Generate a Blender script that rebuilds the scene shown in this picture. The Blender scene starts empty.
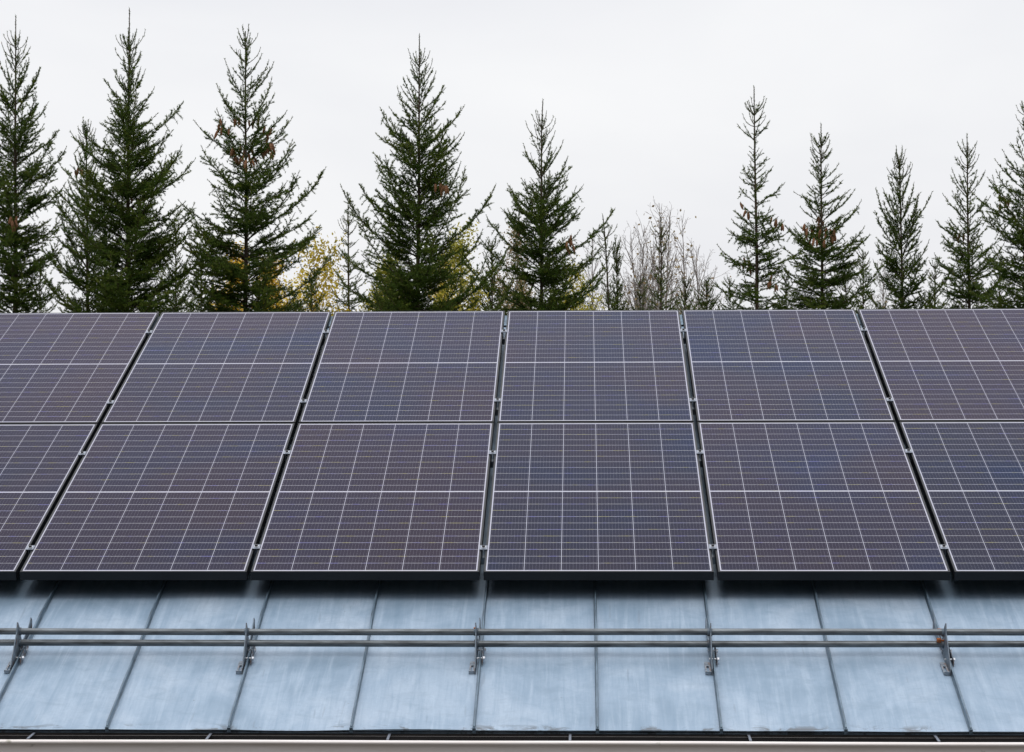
import bpy, bmesh, math, random
import numpy as np
from mathutils import Vector, Matrix

# ------------------------------------------------------------------ scene, camera, sky, light
scene = bpy.context.scene
col = scene.collection
R = math.radians
W, H = 1024, 752
FPX = 2571.81           # focal length in pixels
PPX = 466.52           # principal point (photo is a crop)
YAW, ROLL = -0.04434, -0.00336
SLOPE = 0.30937        # roof pitch
EZ = 3.4               # eave height above ground
CAM = Vector((0.0, -11.33187, EZ + 1.56183))

cy_, sy_ = math.cos(YAW), math.sin(YAW)
rgt0 = Vector((cy_, -sy_, 0)); fwd = Vector((sy_, cy_, 0)); up0 = Vector((0, 0, 1))
cr, sr = math.cos(ROLL), math.sin(ROLL)
rgt = cr * rgt0 + sr * up0
upv = cr * up0 - sr * rgt0
cd = bpy.data.cameras.new('camera')
cam = bpy.data.objects.new('camera', cd); col.objects.link(cam)
M = Matrix.Identity(4)
for i in range(3):
    M[i][0] = rgt[i]; M[i][1] = upv[i]; M[i][2] = -fwd[i]; M[i][3] = CAM[i]
cam.matrix_world = M
cd.sensor_width = 36; cd.lens = FPX / W * 36
cd.shift_x = (512 - PPX) / W
cd.clip_start = 0.1; cd.clip_end = 3000
scene.camera = cam
scene.render.resolution_x = W; scene.render.resolution_y = H

SUN_EL, SUN_ROT = R(70), R(176)
w = bpy.data.worlds.new('World'); scene.world = w; w.use_nodes = True
nt = w.node_tree; nt.nodes.clear()
def N(t, ty, **k):
    n = t.nodes.new(ty)
    for a, b in k.items():
        if a == 'i':
            for kk, vv in b.items(): n.inputs[kk].default_value = vv
        else: setattr(n, a, b)
    return n
out = N(nt, 'ShaderNodeOutputWorld')
sky = N(nt, 'ShaderNodeTexSky', sky_type='NISHITA', sun_disc=False, sun_elevation=SUN_EL, sun_rotation=SUN_ROT)
sky.dust_density = 3.0
bg1 = N(nt, 'ShaderNodeBackground', i={'Strength': 0.10})
nt.links.new(sky.outputs[0], bg1.inputs[0])
tc = N(nt, 'ShaderNodeTexCoord')
sep = N(nt, 'ShaderNodeSeparateXYZ'); nt.links.new(tc.outputs['Generated'], sep.inputs[0])
# overcast layer: brighter overhead than at the horizon, with soft uneven cloud
grad = N(nt, 'ShaderNodeMapRange', i={'From Min': 0.0, 'From Max': 1.0, 'To Min': 0.0, 'To Max': 1.0})
nt.links.new(sep.outputs['Z'], grad.inputs['Value'])
mp = N(nt, 'ShaderNodeMapping'); mp.inputs['Scale'].default_value = (3.0, 3.0, 9.0)
nt.links.new(tc.outputs['Generated'], mp.inputs[0])
noi = N(nt, 'ShaderNodeTexNoise', i={'Scale': 1.3, 'Detail': 5.0, 'Roughness': 0.5, 'Distortion': 0.3})
nt.links.new(mp.outputs[0], noi.inputs['Vector'])
cr1 = N(nt, 'ShaderNodeValToRGB')
cr1.color_ramp.elements[0].position = 0.3; cr1.color_ramp.elements[0].color = (0.865, 0.872, 0.905, 1)
cr1.color_ramp.elements[1].position = 0.7; cr1.color_ramp.elements[1].color = (0.98, 0.982, 0.99, 1)
nt.links.new(noi.outputs[0], cr1.inputs[0])
cr2 = N(nt, 'ShaderNodeValToRGB')
cr2.color_ramp.elements[0].position = 0.0; cr2.color_ramp.elements[0].color = (1.02, 1.02, 1.02, 1)
cr2.color_ramp.elements[1].position = 1.0; cr2.color_ramp.elements[1].color = (1.95, 1.98, 2.05, 1)
e = cr2.color_ramp.elements.new(0.62); e.color = (1.10, 1.10, 1.13, 1)
e = cr2.color_ramp.elements.new(0.25); e.color = (0.99, 0.99, 1.0, 1)
nt.links.new(grad.outputs[0], cr2.inputs[0])
mul = N(nt, 'ShaderNodeMix', data_type='RGBA', blend_type='MULTIPLY', i={0: 1.0})
nt.links.new(cr1.outputs[0], mul.inputs[6]); nt.links.new(cr2.outputs[0], mul.inputs[7])
# low sky behind the camera dimmed, added to deepen shade under the panels
hz = N(nt, 'ShaderNodeMapRange', interpolation_type='SMOOTHSTEP', i={'From Min': 0.22, 'From Max': 0.62, 'To Min': 0.0, 'To Max': 1.0}); nt.links.new(sep.outputs['Z'], hz.inputs['Value'])
bk = N(nt, 'ShaderNodeMapRange', interpolation_type='SMOOTHSTEP', i={'From Min': -0.7, 'From Max': 0.35, 'To Min': 0.15, 'To Max': 1.0}); nt.links.new(sep.outputs['Y'], bk.inputs['Value'])
mxn = N(nt, 'ShaderNodeMath', operation='MAXIMUM'); nt.links.new(hz.outputs[0], mxn.inputs[0]); nt.links.new(bk.outputs[0], mxn.inputs[1])
bg2 = N(nt, 'ShaderNodeBackground')
nt.links.new(mxn.outputs[0], bg2.inputs['Strength'])
nt.links.new(mul.outputs[2], bg2.inputs[0])
mix = N(nt, 'ShaderNodeMixShader', i={0: 0.93})
nt.links.new(bg1.outputs[0], mix.inputs[1]); nt.links.new(bg2.outputs[0], mix.inputs[2])
nt.links.new(mix.outputs[0], out.inputs[0])

sl = bpy.data.lights.new('sun', 'SUN'); sl.energy = 0.7; sl.angle = R(24); sl.color = (1, 0.97, 0.93)
so = bpy.data.objects.new('sun', sl); col.objects.link(so)
sd = Vector((math.sin(SUN_ROT) * math.cos(SUN_EL), math.cos(SUN_ROT) * math.cos(SUN_EL), math.sin(SUN_EL)))
so.rotation_euler = (-sd).to_track_quat('-Z', 'Y').to_euler()
so.location = (0, 0, 30)
vs = scene.view_settings
vs.view_transform = 'Standard'; vs.look = 'None'; vs.gamma = 1; vs.exposure = 0.0; vs.use_curve_mapping = False

rnd = random.Random(7)

def at(px, py, depth):
    """world point seen at a pixel of the photograph at a distance along the view axis"""
    x = (px - PPX) / FPX * depth; y = -(py - 376) / FPX * depth
    return CAM + fwd * depth + rgt * x + upv * y

CS, SN = math.cos(SLOPE), math.sin(SLOPE)
def roofp(u, v, h=0.0):
    return Vector((u, v * CS - h * SN, EZ + v * SN + h * CS))
ROOFM = Matrix(((1, 0, 0, 0), (0, CS, -SN, 0), (0, SN, CS, EZ), (0, 0, 0, 1)))   # (u,v,h) -> world

# ------------------------------------------------------------------ helpers
def tag(o, label=None, cat=None, group=None, kind=None):
    if label: o['label'] = label
    if cat: o['category'] = cat
    if group: o['group'] = group
    if kind: o['kind'] = kind
    return o
def empty(name, mat=None):
    o = bpy.data.objects.new(name, None); col.objects.link(o)
    o.empty_display_size = 0.2
    if mat is not None: o.matrix_world = mat
    return o
def link_mesh(name, me, mat, parent=None):
    o = bpy.data.objects.new(name, me); col.objects.link(o)
    if mat is not None and not me.materials: me.materials.append(mat)
    if parent is not None: o.parent = parent
    return o
def build(name, bm, mat, parent=None, smooth=False):
    me = bpy.data.meshes.new(name); bm.normal_update(); bm.to_mesh(me); bm.free()
    if smooth: me.shade_smooth()
    return link_mesh(name, me, mat, parent)
def copy_tree(o, parent=None):
    c = o.copy(); col.objects.link(c); c.parent = parent
    for ch in list(o.children): copy_tree(ch, c)
    return c
def box(bm, x0, x1, y0, y1, z0, z1, bev=0.0):
    vs_ = [bm.verts.new(p) for p in ((x0,y0,z0),(x1,y0,z0),(x1,y1,z0),(x0,y1,z0),(x0,y0,z1),(x1,y0,z1),(x1,y1,z1),(x0,y1,z1))]
    fs = [bm.faces.new([vs_[i] for i in f]) for f in ((3,2,1,0),(4,5,6,7),(0,1,5,4),(1,2,6,5),(2,3,7,6),(3,0,4,7))]
    if bev:
        es = list({e for f in fs for e in f.edges})
        bmesh.ops.bevel(bm, geom=es, offset=bev, segments=2, affect='EDGES', profile=0.6)
    return vs_
def prism(bm, poly, axis_pts):
    """extrude polygon (list of 2d) : axis_pts = function(a,b,side) -> 3d for side 0/1"""
    A = [bm.verts.new(axis_pts(a, b, 0)) for a, b in poly]
    B = [bm.verts.new(axis_pts(a, b, 1)) for a, b in poly]
    n = len(poly)
    bm.faces.new(A[::-1]); bm.faces.new(B)
    for i in range(n):
        bm.faces.new((A[i], A[(i+1) % n], B[(i+1) % n], B[i]))
    bmesh.ops.recalc_face_normals(bm, faces=bm.faces[:])
def tube(bm, p0, p1, r0, r1=None, n=14, caps=True):
    r1 = r0 if r1 is None else r1
    p0, p1 = Vector(p0), Vector(p1); d = (p1 - p0).normalized()
    a = d.orthogonal().normalized(); b = d.cross(a)
    A = []; B = []
    for i in range(n):
        t = 2 * math.pi * i / n; k = a * math.cos(t) + b * math.sin(t)
        A.append(bm.verts.new(p0 + k * r0)); B.append(bm.verts.new(p1 + k * r1))
    for i in range(n): bm.faces.new((A[i], A[(i+1) % n], B[(i+1) % n], B[i]))
    if caps: bm.faces.new(A[::-1]); bm.faces.new(B)

# ------------------------------------------------------------------ materials
def mat(name):
    m = bpy.data.materials.new(name); m.use_nodes = True
    t = m.node_tree; b = t.nodes['Principled BSDF']
    return m, t, b
def ramp(t, src, stops):
    r = t.nodes.new('ShaderNodeValToRGB')
    while len(r.color_ramp.elements) < len(stops): r.color_ramp.elements.new(0.5)
    for e_, (p, c) in zip(r.color_ramp.elements, stops):
        e_.position = p; e_.color = (*c, 1)
    t.links.new(src, r.inputs[0]); return r.outputs[0]
def noise(t, vec, scale, detail=4, rough=0.55, dist=0.0):
    n = t.nodes.new('ShaderNodeTexNoise'); n.inputs['Scale'].default_value = scale
    n.inputs['Detail'].default_value = detail; n.inputs['Roughness'].default_value = rough; n.inputs['Distortion'].default_value = dist
    if vec is not None: t.links.new(vec, n.inputs['Vector'])
    return n.outputs[0]
def mapping(t, src, scale=(1,1,1), loc=(0,0,0)):
    m = t.nodes.new('ShaderNodeMapping'); m.inputs['Scale'].default_value = scale; m.inputs['Location'].default_value = loc
    t.links.new(src, m.inputs[0]); return m.outputs[0]
def math_(t, op, a, b=None, c=None):
    n = t.nodes.new('ShaderNodeMath'); n.operation = op
    for i, v in enumerate((a, b, c)):
        if v is None: continue
        if isinstance(v, (int, float)): n.inputs[i].default_value = v
        else: t.links.new(v, n.inputs[i])
    return n.outputs[0]
def mixc(t, fac, a, b, mode='MIX'):
    n = t.nodes.new('ShaderNodeMix'); n.data_type = 'RGBA'; n.blend_type = mode
    for i, v in ((0, fac), (6, a), (7, b)):
        if isinstance(v, (int, float)): n.inputs[i].default_value = v
        elif isinstance(v, tuple): n.inputs[i].default_value = (*v, 1)
        else: t.links.new(v, n.inputs[i])
    return n.outputs[2]
def bump(t, b, height, strength=0.3, dist=0.01):
    n = t.nodes.new('ShaderNodeBump'); n.inputs['Strength'].default_value = strength; n.inputs['Distance'].default_value = dist
    t.links.new(height, n.inputs['Height']); t.links.new(n.outputs[0], b.inputs['Normal'])
def coord(t, which='Object'):
    return t.nodes.new('ShaderNodeTexCoord').outputs[which]

def m_simple(name, c, rough=0.5, metal=0.0, var=0.25, scale=8.0, spec=0.5, aniso=(1,1,1)):
    m, t, b = mat(name)
    n = noise(t, mapping(t, coord(t), aniso), scale, 5, 0.6)
    lo = tuple(x * (1 - var) for x in c); hi = tuple(min(1, x * (1 + var)) for x in c)
    t.links.new(ramp(t, n, [(0.3, lo), (0.7, hi)]), b.inputs['Base Color'])
    b.inputs['Roughness'].default_value = rough; b.inputs['Metallic'].default_value = metal
    b.inputs['Specular IOR Level'].default_value = spec
    return m

# galvanised, painted roof sheet: object space = (u, v, h)
def m_roof():
    m, t, b = mat('blue_grey_roof_sheet')
    oc = coord(t)
    big = noise(t, mapping(t, oc, (1, 0.7, 1)), 2.2, 5, 0.6, 0.4)
    streak = noise(t, mapping(t, oc, (26, 1.3, 1)), 1.0, 6, 0.65, 0.6)
    streak2 = noise(t, mapping(t, oc, (90, 5, 1), (3, 1, 0)), 1.0, 4, 0.6)
    fine = noise(t, mapping(t, oc, (1, 1, 1)), 60, 6, 0.7)
    base = ramp(t, big, [(0.30, (0.19, 0.28, 0.37)), (0.5, (0.305, 0.405, 0.51)), (0.68, (0.425, 0.515, 0.61))])
    c1 = mixc(t, math_(t, 'MULTIPLY', ramp(t, streak, [(0.50, (0, 0, 0)), (0.68, (1, 1, 1))]), 0.38), base, (0.50, 0.60, 0.70))
    c2 = mixc(t, math_(t, 'MULTIPLY', ramp(t, streak, [(0.26, (1, 1, 1)), (0.47, (0, 0, 0))]), 0.45), c1, (0.14, 0.24, 0.34))
    c3 = mixc(t, math_(t, 'MULTIPLY', ramp(t, streak2, [(0.5, (0, 0, 0)), (0.75, (1, 1, 1))]), 0.4), c2, (0.21, 0.31, 0.42))
    c4 = mixc(t, math_(t, 'MULTIPLY', ramp(t, fine, [(0.35, (0, 0, 0)), (0.75, (1, 1, 1))]), 0.35), c3, (0.25, 0.33, 0.43))
    sx = t.nodes.new('ShaderNodeSeparateXYZ'); t.links.new(oc, sx.inputs[0])
    v = sx.outputs[1]
    ng = noise(t, mapping(t, oc, (3.5, 6, 1)), 1.6, 7, 0.7, 0.8)
    def band(c0, wdt, amt, lo=0.42, hi=0.62):
        d = math_(t, 'ABSOLUTE', math_(t, 'SUBTRACT', v, c0))
        f = math_(t, 'SUBTRACT', 1.0, math_(t, 'DIVIDE', d, wdt)); f.node.use_clamp = True
        g = ramp(t, ng, [(lo, (0, 0, 0)), (hi, (1, 1, 1))])
        return math_(t, 'MULTIPLY', math_(t, 'MULTIPLY', f, g), amt)
    # large weathering blotches anywhere on the sheets
    c6 = mixc(t, math_(t, 'MULTIPLY', ramp(t, ng, [(0.50, (0, 0, 0)), (0.68, (1, 1, 1))]), 0.35), c4, (0.20, 0.28, 0.36))
    c7 = mixc(t, band(0.015, 0.05, 0.8, 0.54, 0.6), c6, (0.10, 0.10, 0.10))
    # rust/dirt specks
    sp = noise(t, mapping(t, oc, (1, 1, 1), (5, 2, 0)), 28, 3, 0.5)
    # short drip stains and bird marks running down the sheets
    dr_ = noise(t, mapping(t, oc, (34, 2.6, 1), (7, 3, 0)), 1.0, 2, 0.4)
    c7 = mixc(t, math_(t, 'MULTIPLY', ramp(t, dr_, [(0.71, (0, 0, 0)), (0.75, (1, 1, 1))]), 0.35), c7, (0.20, 0.25, 0.31))
    c8 = mixc(t, math_(t, 'MULTIPLY', ramp(t, sp, [(0.74, (0, 0, 0)), (0.78, (1, 1, 1))]), 0.5), c7, (0.16, 0.15, 0.15))
    t.links.new(c8, b.inputs['Base Color'])
    t.links.new(math_(t, 'ADD', math_(t, 'MULTIPLY', streak, 0.25), 0.35), b.inputs['Roughness'])
    b.inputs['Metallic'].default_value = 0.15
    h = math_(t, 'ADD', math_(t, 'MULTIPLY', big, 1.0), math_(t, 'MULTIPLY', fine, 0.04))
    bump(t, b, h, 0.35, 0.02)
    return m

# solar laminate: object space x 0..1.134, y 0..2.279
PW, PH = 1.135, 2.289
def m_cells():
    m, t, b = mat('solar_cell_laminate')
    oc = coord(t)
    sx = t.nodes.new('ShaderNodeSeparateXYZ'); t.links.new(oc, sx.inputs[0])
    x, y = sx.outputs[0], sx.outputs[1]
    mx = 0.0158; cw = (PW - 2 * mx) / 6
    my = 0.024; mid = 0.013
    ch = ((PH - 2 * my - mid) / 2) / 12
    info = t.nodes.new('ShaderNodeObjectInfo')
    # distance to nearest column gap
    xc = math_(t, 'DIVIDE', math_(t, 'SUBTRACT', x, mx), cw)
    fx = math_(t, 'FRACT', xc)
    dxl = math_(t, 'MULTIPLY', math_(t, 'MINIMUM', fx, math_(t, 'SUBTRACT', 1.0, fx)), cw)
    gapx = math_(t, 'LESS_THAN', dxl, 0.00125)
    # rows, mirrored at the middle
    ym = math_(t, 'SUBTRACT', math_(t, 'ABSOLUTE', math_(t, 'SUBTRACT', y, PH / 2)), mid / 2)
    yc = math_(t, 'DIVIDE', ym, ch)
    fy = math_(t, 'FRACT', yc)
    dyl = math_(t, 'MULTIPLY', math_(t, 'MINIMUM', fy, math_(t, 'SUBTRACT', 1.0, fy)), ch)
    gapy = math_(t, 'LESS_THAN', dyl, 0.0012)
    inmid = math_(t, 'LESS_THAN', ym, 0.0)
    outx = math_(t, 'GREATER_THAN', math_(t, 'ABSOLUTE', math_(t, 'SUBTRACT', x, PW / 2)), PW / 2 - mx)
    outy = math_(t, 'GREATER_THAN', math_(t, 'ABSOLUTE', math_(t, 'SUBTRACT', y, PH / 2)), PH / 2 - my)
    white = math_(t, 'MAXIMUM', math_(t, 'MAXIMUM', gapx, inmid), math_(t, 'MAXIMUM', outx, outy))
    # busbars
    fb = math_(t, 'FRACT', math_(t, 'ADD', math_(t, 'MULTIPLY', fx, 11.0), 0.0))
    bus = math_(t, 'LESS_THAN', math_(t, 'MULTIPLY', math_(t, 'ABSOLUTE', math_(t, 'SUBTRACT', fb, 0.5)), cw / 11), 0.00022)
    # per panel offset of the noise
    off = t.nodes.new('ShaderNodeCombineXYZ')
    t.links.new(math_(t, 'MULTIPLY', info.outputs['Random'], 37.0), off.inputs[0])
    t.links.new(math_(t, 'MULTIPLY', info.outputs['Random'], 91.0), off.inputs[1])
    va = t.nodes.new('ShaderNodeVectorMath'); va.operation = 'ADD'
    t.links.new(oc, va.inputs[0]); t.links.new(off.outputs[0], va.inputs[1])
    n1 = noise(t, va.outputs[0], 1.15, 2, 0.45, 0.4)
    n2 = noise(t, mapping(t, va.outputs[0], (0.8, 0.9, 1), (9, 4, 0)), 1.0, 3, 0.5, 0.3)
    # every cell its own shade
    cellv = t.nodes.new('ShaderNodeCombineXYZ')
    t.links.new(math_(t, 'ADD', math_(t, 'FLOOR', xc), math_(t, 'MULTIPLY', info.outputs['Random'], 50.0)), cellv.inputs[0])
    t.links.new(math_(t, 'FLOOR', math_(t, 'DIVIDE', math_(t, 'SUBTRACT', y, my), ch)), cellv.inputs[1])
    wn = t.nodes.new('ShaderNodeTexWhiteNoise'); wn.noise_dimensions = '3D'; t.links.new(cellv.outputs[0], wn.inputs['Vector'])
    cell = ramp(t, n1, [(0.30, (0.008, 0.005, 0.011)), (0.50, (0.006, 0.005, 0.014)), (0.64, (0.005, 0.007, 0.024)), (0.78, (0.004, 0.009, 0.040))])
    cell = mixc(t, math_(t, 'MULTIPLY', wn.outputs['Value'], 0.35), cell, (0.008, 0.008, 0.014))
    cell = mixc(t, ramp(t, n2, [(0.40, (0, 0, 0)), (0.7, (0.45, 0.45, 0.45))]), cell, (0.010, 0.006, 0.011))
    c = mixc(t, math_(t, 'MULTIPLY', bus, 0.9), cell, (0.30, 0.30, 0.33))
    # ribbon line between half cells: slightly iridescent silver
    hue = noise(t, mapping(t, va.outputs[0], (5.5, 11, 1), (2, 7, 0)), 2.0, 2, 0.5)
    rib = ramp(t, hue, [(0.30, (0.45, 0.44, 0.95)), (0.43, (0.62, 0.62, 0.70)), (0.57, (0.66, 0.66, 0.68)), (0.68, (0.75, 0.70, 0.30))])
    c = mixc(t, gapy, c, rib)
    c = mixc(t, white, c, (0.50, 0.50, 0.56))
    # anti-reflective glass: tinted thin-coating reflection over the cells, every panel with a slightly different tint
    t.links.new(c, b.inputs['Base Color'])
    b.inputs['Roughness'].default_value = 0.6
    b.inputs['Specular IOR Level'].default_value = 0.0
    gl = t.nodes.new('ShaderNodeBsdfGlossy')
    dn = noise(t, va.outputs[0], 9, 6, 0.65)
    t.links.new(math_(t, 'ADD', math_(t, 'MULTIPLY', dn, 0.14), 0.05), gl.inputs['Roughness'])
    sc_ = t.nodes.new('ShaderNodeSeparateColor'); t.links.new(info.outputs['Color'], sc_.inputs[0])
    ptone = math_(t, 'ADD', sc_.outputs[0], math_(t, 'MULTIPLY', math_(t, 'SUBTRACT', n1, 0.5), 0.85))
    tint = ramp(t, ptone, [(0.05, (0.92, 0.80, 0.94)), (0.38, (0.84, 0.79, 0.99)), (0.62, (0.72, 0.77, 1.0)), (0.92, (0.52, 0.66, 1.0))])
    t.links.new(tint, gl.inputs['Color'])
    fr = t.nodes.new('ShaderNodeFresnel'); fr.inputs[0].default_value = 1.197
    ms = t.nodes.new('ShaderNodeMixShader')
    t.links.new(fr.outputs[0], ms.inputs[0]); t.links.new(b.outputs[0], ms.inputs[1]); t.links.new(gl.outputs[0], ms.inputs[2])
    t.links.new(ms.outputs[0], t.nodes['Material Output'].inputs[0])
    return m

MAT = {}
MAT['roof'] = m_roof()
MAT['cells'] = m_cells()
MAT['frame'] = m_simple('dark_anodised_frame', (0.006, 0.007, 0.009), 0.40, 0.0, 0.12, 30, 0.33)
MAT['back'] = m_simple('black_backsheet', (0.03, 0.03, 0.03), 0.6, 0, 0.05)
MAT['alu'] = m_simple('bare_aluminium_clamp', (0.30, 0.33, 0.38), 0.38, 0.7, 0.2, 60)
MAT['bolt'] = m_simple('dark_steel_bolt', (0.05, 0.05, 0.055), 0.4, 0.6, 0.3, 80)
MAT['rail'] = m_simple('rail_aluminium', (0.22, 0.25, 0.28), 0.4, 0.6, 0.1, 20)
MAT['seam'] = m_simple('weathered_seam_metal', (0.13, 0.185, 0.235), 0.42, 0.35, 0.5, 2.0, 0.5, (20, 3, 20))
MAT['pipe'] = m_simple('grey_galvanised_pipe', (0.125, 0.14, 0.15), 0.38, 0.35, 0.6, 7.0, 0.5, (1.0, 6, 6))
MAT['washer'] = m_simple('bright_zinc_washer', (0.75, 0.77, 0.8), 0.35, 0.5, 0.1, 50)
def m_rusty(name, c, rust, lo, hi, sc):
    m, t, b = mat(name)
    oc = coord(t)
    n = noise(t, oc, sc, 6, 0.65)
    g = noise(t, mapping(t, oc, (1, 1, 1), (4, 4, 4)), 30, 5, 0.6)
    base = ramp(t, g, [(0.3, tuple(x * 0.6 for x in c)), (0.7, tuple(x * 1.4 for x in c))])
    f = ramp(t, n, [(lo, (0, 0, 0)), (hi, (1, 1, 1))])
    t.links.new(mixc(t, f, base, rust), b.inputs['Base Color'])
    b.inputs['Roughness'].default_value = 0.6; b.inputs['Metallic'].default_value = 0.25
    bump(t, b, n, 0.3, 0.002)
    return m
MAT['bracket'] = m_rusty('rust_stained_bracket_steel', (0.13, 0.165, 0.20), (0.16, 0.085, 0.05), 0.50, 0.70, 22)
MAT['edge'] = m_rusty('rusty_bracket_flange', (0.30, 0.35, 0.40), (0.26, 0.13, 0.07), 0.48, 0.62, 35)
MAT['rust'] = m_rusty('orange_rust', (0.40, 0.12, 0.03), (0.25, 0.08, 0.03), 0.4, 0.7, 60)
MAT['wall'] = m_simple('pale_wall_boards', (0.62, 0.58, 0.55), 0.7, 0, 0.08, 3.0, 0.3, (1, 1, 8))
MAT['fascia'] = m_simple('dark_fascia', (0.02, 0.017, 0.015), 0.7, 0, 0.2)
def m_gutter():
    m, t, b = mat('off_white_gutter_paint')
    oc = coord(t)
    n = noise(t, mapping(t, oc, (3, 1, 30)), 1.0, 6, 0.65)
    s = noise(t, mapping(t, oc, (1, 1, 1)), 9.0, 4, 0.5)
    c = ramp(t, n, [(0.3, (0.84, 0.77, 0.72)), (0.7, (0.92, 0.87, 0.84))])
    c = mixc(t, math_(t, 'MULTIPLY', ramp(t, s, [(0.68, (0, 0, 0)), (0.74, (1, 1, 1))]), 0.6), c, (0.22, 0.21, 0.12))
    t.links.new(c, b.inputs['Base Color']); b.inputs['Roughness'].default_value = 0.35
    return m
MAT['gutter'] = m_gutter()
MAT['gutter_in'] = m_simple('dirt_and_shade_gutter_inside', (0.010, 0.009, 0.009), 0.8, 0, 0.5, 12)  # dirt colour taken near black to stand in for shade inside the gutter
MAT['bark'] = m_simple('brown_spruce_bark', (0.085, 0.062, 0.045), 0.9, 0, 0.4, 12, 0.2, (1, 1, 0.3))
MAT['birchbark'] = m_simple('grey_birch_bark', (0.30, 0.26, 0.24), 0.85, 0, 0.4, 10, 0.2)
MAT['cone'] = m_simple('brown_spruce_cone', (0.25, 0.12, 0.06), 0.7, 0, 0.4, 90, 0.3)
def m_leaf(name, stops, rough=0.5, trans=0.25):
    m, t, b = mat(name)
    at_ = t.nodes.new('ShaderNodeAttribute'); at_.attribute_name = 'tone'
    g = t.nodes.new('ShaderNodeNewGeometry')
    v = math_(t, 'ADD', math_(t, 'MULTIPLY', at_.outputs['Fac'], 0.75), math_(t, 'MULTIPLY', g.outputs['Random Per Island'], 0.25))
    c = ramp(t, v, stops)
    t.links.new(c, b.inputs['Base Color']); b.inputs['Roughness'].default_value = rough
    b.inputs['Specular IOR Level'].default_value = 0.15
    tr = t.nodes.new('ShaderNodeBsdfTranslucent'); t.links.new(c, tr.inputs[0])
    mx_ = t.nodes.new('ShaderNodeMixShader'); mx_.inputs[0].default_value = trans
    o = t.nodes['Material Output']
    t.links.new(b.outputs[0], mx_.inputs[1]); t.links.new(tr.outputs[0], mx_.inputs[2]); t.links.new(mx_.outputs[0], o.inputs[0])
    return m
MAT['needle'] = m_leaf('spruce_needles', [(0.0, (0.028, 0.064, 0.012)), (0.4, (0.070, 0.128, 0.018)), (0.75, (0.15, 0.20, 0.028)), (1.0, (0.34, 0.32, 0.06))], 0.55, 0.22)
MAT['gold'] = m_leaf('golden_birch_leaves', [(0.0, (0.55, 0.36, 0.03)), (0.5, (0.85, 0.62, 0.07)), (1.0, (0.90, 0.76, 0.18))], 0.5, 0.35)
MAT['olive'] = m_leaf('yellow_green_leaves', [(0.0, (0.20, 0.22, 0.03)), (0.5, (0.50, 0.46, 0.07)), (1.0, (0.78, 0.66, 0.12))], 0.5, 0.35)
MAT['tan'] = m_leaf('withered_tan_leaves', [(0.0, (0.18, 0.12, 0.06)), (0.5, (0.33, 0.24, 0.13)), (1.0, (0.45, 0.36, 0.18))], 0.6, 0.3)
def m_ground():
    m, t, b = mat('grass_ground')
    oc = coord(t)
    n = noise(t, oc, 0.35, 6, 0.6); f = noise(t, oc, 14, 5, 0.7)
    c = ramp(t, n, [(0.3, (0.045, 0.06, 0.02)), (0.7, (0.10, 0.10, 0.04))])
    t.links.new(mixc(t, 0.5, c, ramp(t, f, [(0.3, (0.03, 0.045, 0.015)), (0.7, (0.12, 0.13, 0.05))])), b.inputs['Base Color'])
    b.inputs['Roughness'].default_value = 0.9; bump(t, b, f, 0.6, 0.05)
    return m
MAT['ground'] = m_ground()

# ------------------------------------------------------------------ ground
bm = bmesh.new()
bmesh.ops.create_grid(bm, x_segments=40, y_segments=40, size=700)
for v_ in bm.verts: v_.co.z = 0.15 * math.sin(v_.co.x * 0.013) * math.sin(v_.co.y * 0.017) * min(1, max(0, (v_.co.length - 60) / 80)) * 4
g = build('ground', bm, MAT['ground']); tag(g, kind='structure')

MAT['bounce_gravel'] = m_simple('bounce_yard_gravel', (0.11, 0.10, 0.10), 0.95, 0, 0.35, 3.0, 0.2)
bm = bmesh.new()
vv = [bm.verts.new(p) for p in ((-16, -34, 0.02), (16, -34, 0.02), (16, -0.6, 0.02), (-16, -0.6, 0.02))]
bm.faces.new(vv)
g = build('bounce_yard', bm, MAT['bounce_gravel']); tag(g, kind='structure')  # unseen yard added to set the light bounced onto gutter and frames
# ------------------------------------------------------------------ building
RU0, RU1 = -7.6, 7.6
SEAM0, SEAMP = 0.06838, 0.54354
RIDGE = 6.30
building = empty('building', Matrix.Translation((0, 0, 0)))
tag(building, 'pale building with the blue grey standing seam metal roof and white eave gutter', 'building')
ry = RIDGE * CS; rz = EZ + RIDGE * SN
# walls
bm = bmesh.new()
WY0, WY1 = 0.34, 2 * ry - 0.34
WX0, WX1 = RU0 + 0.35, RU1 - 0.35
zt0 = EZ + (0.34 / CS) * SN - 0.12
box(bm, WX0, WX1, WY0, WY0 + 0.2, -0.3, zt0)
box(bm, WX0, WX1, WY1 - 0.2, WY1, -0.3, zt0)
for xa in (WX0, WX1 - 0.2):
    prism(bm, [(WY0 + 0.203, -0.3), (WY1 - 0.203, -0.3), (WY1 - 0.203, zt0 + 0.05), (ry, rz - 0.13), (WY0 + 0.203, zt0 + 0.05)],
          lambda a, b_, s, xa=xa: (xa + 0.2 * s, a, b_))
build('wall', bm, MAT['wall'], building)
# fascia + soffit
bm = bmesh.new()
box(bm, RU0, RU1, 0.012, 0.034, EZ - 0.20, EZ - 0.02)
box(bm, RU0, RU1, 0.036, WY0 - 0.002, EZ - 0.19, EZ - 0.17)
build('fascia', bm, MAT['fascia'], building)
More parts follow.
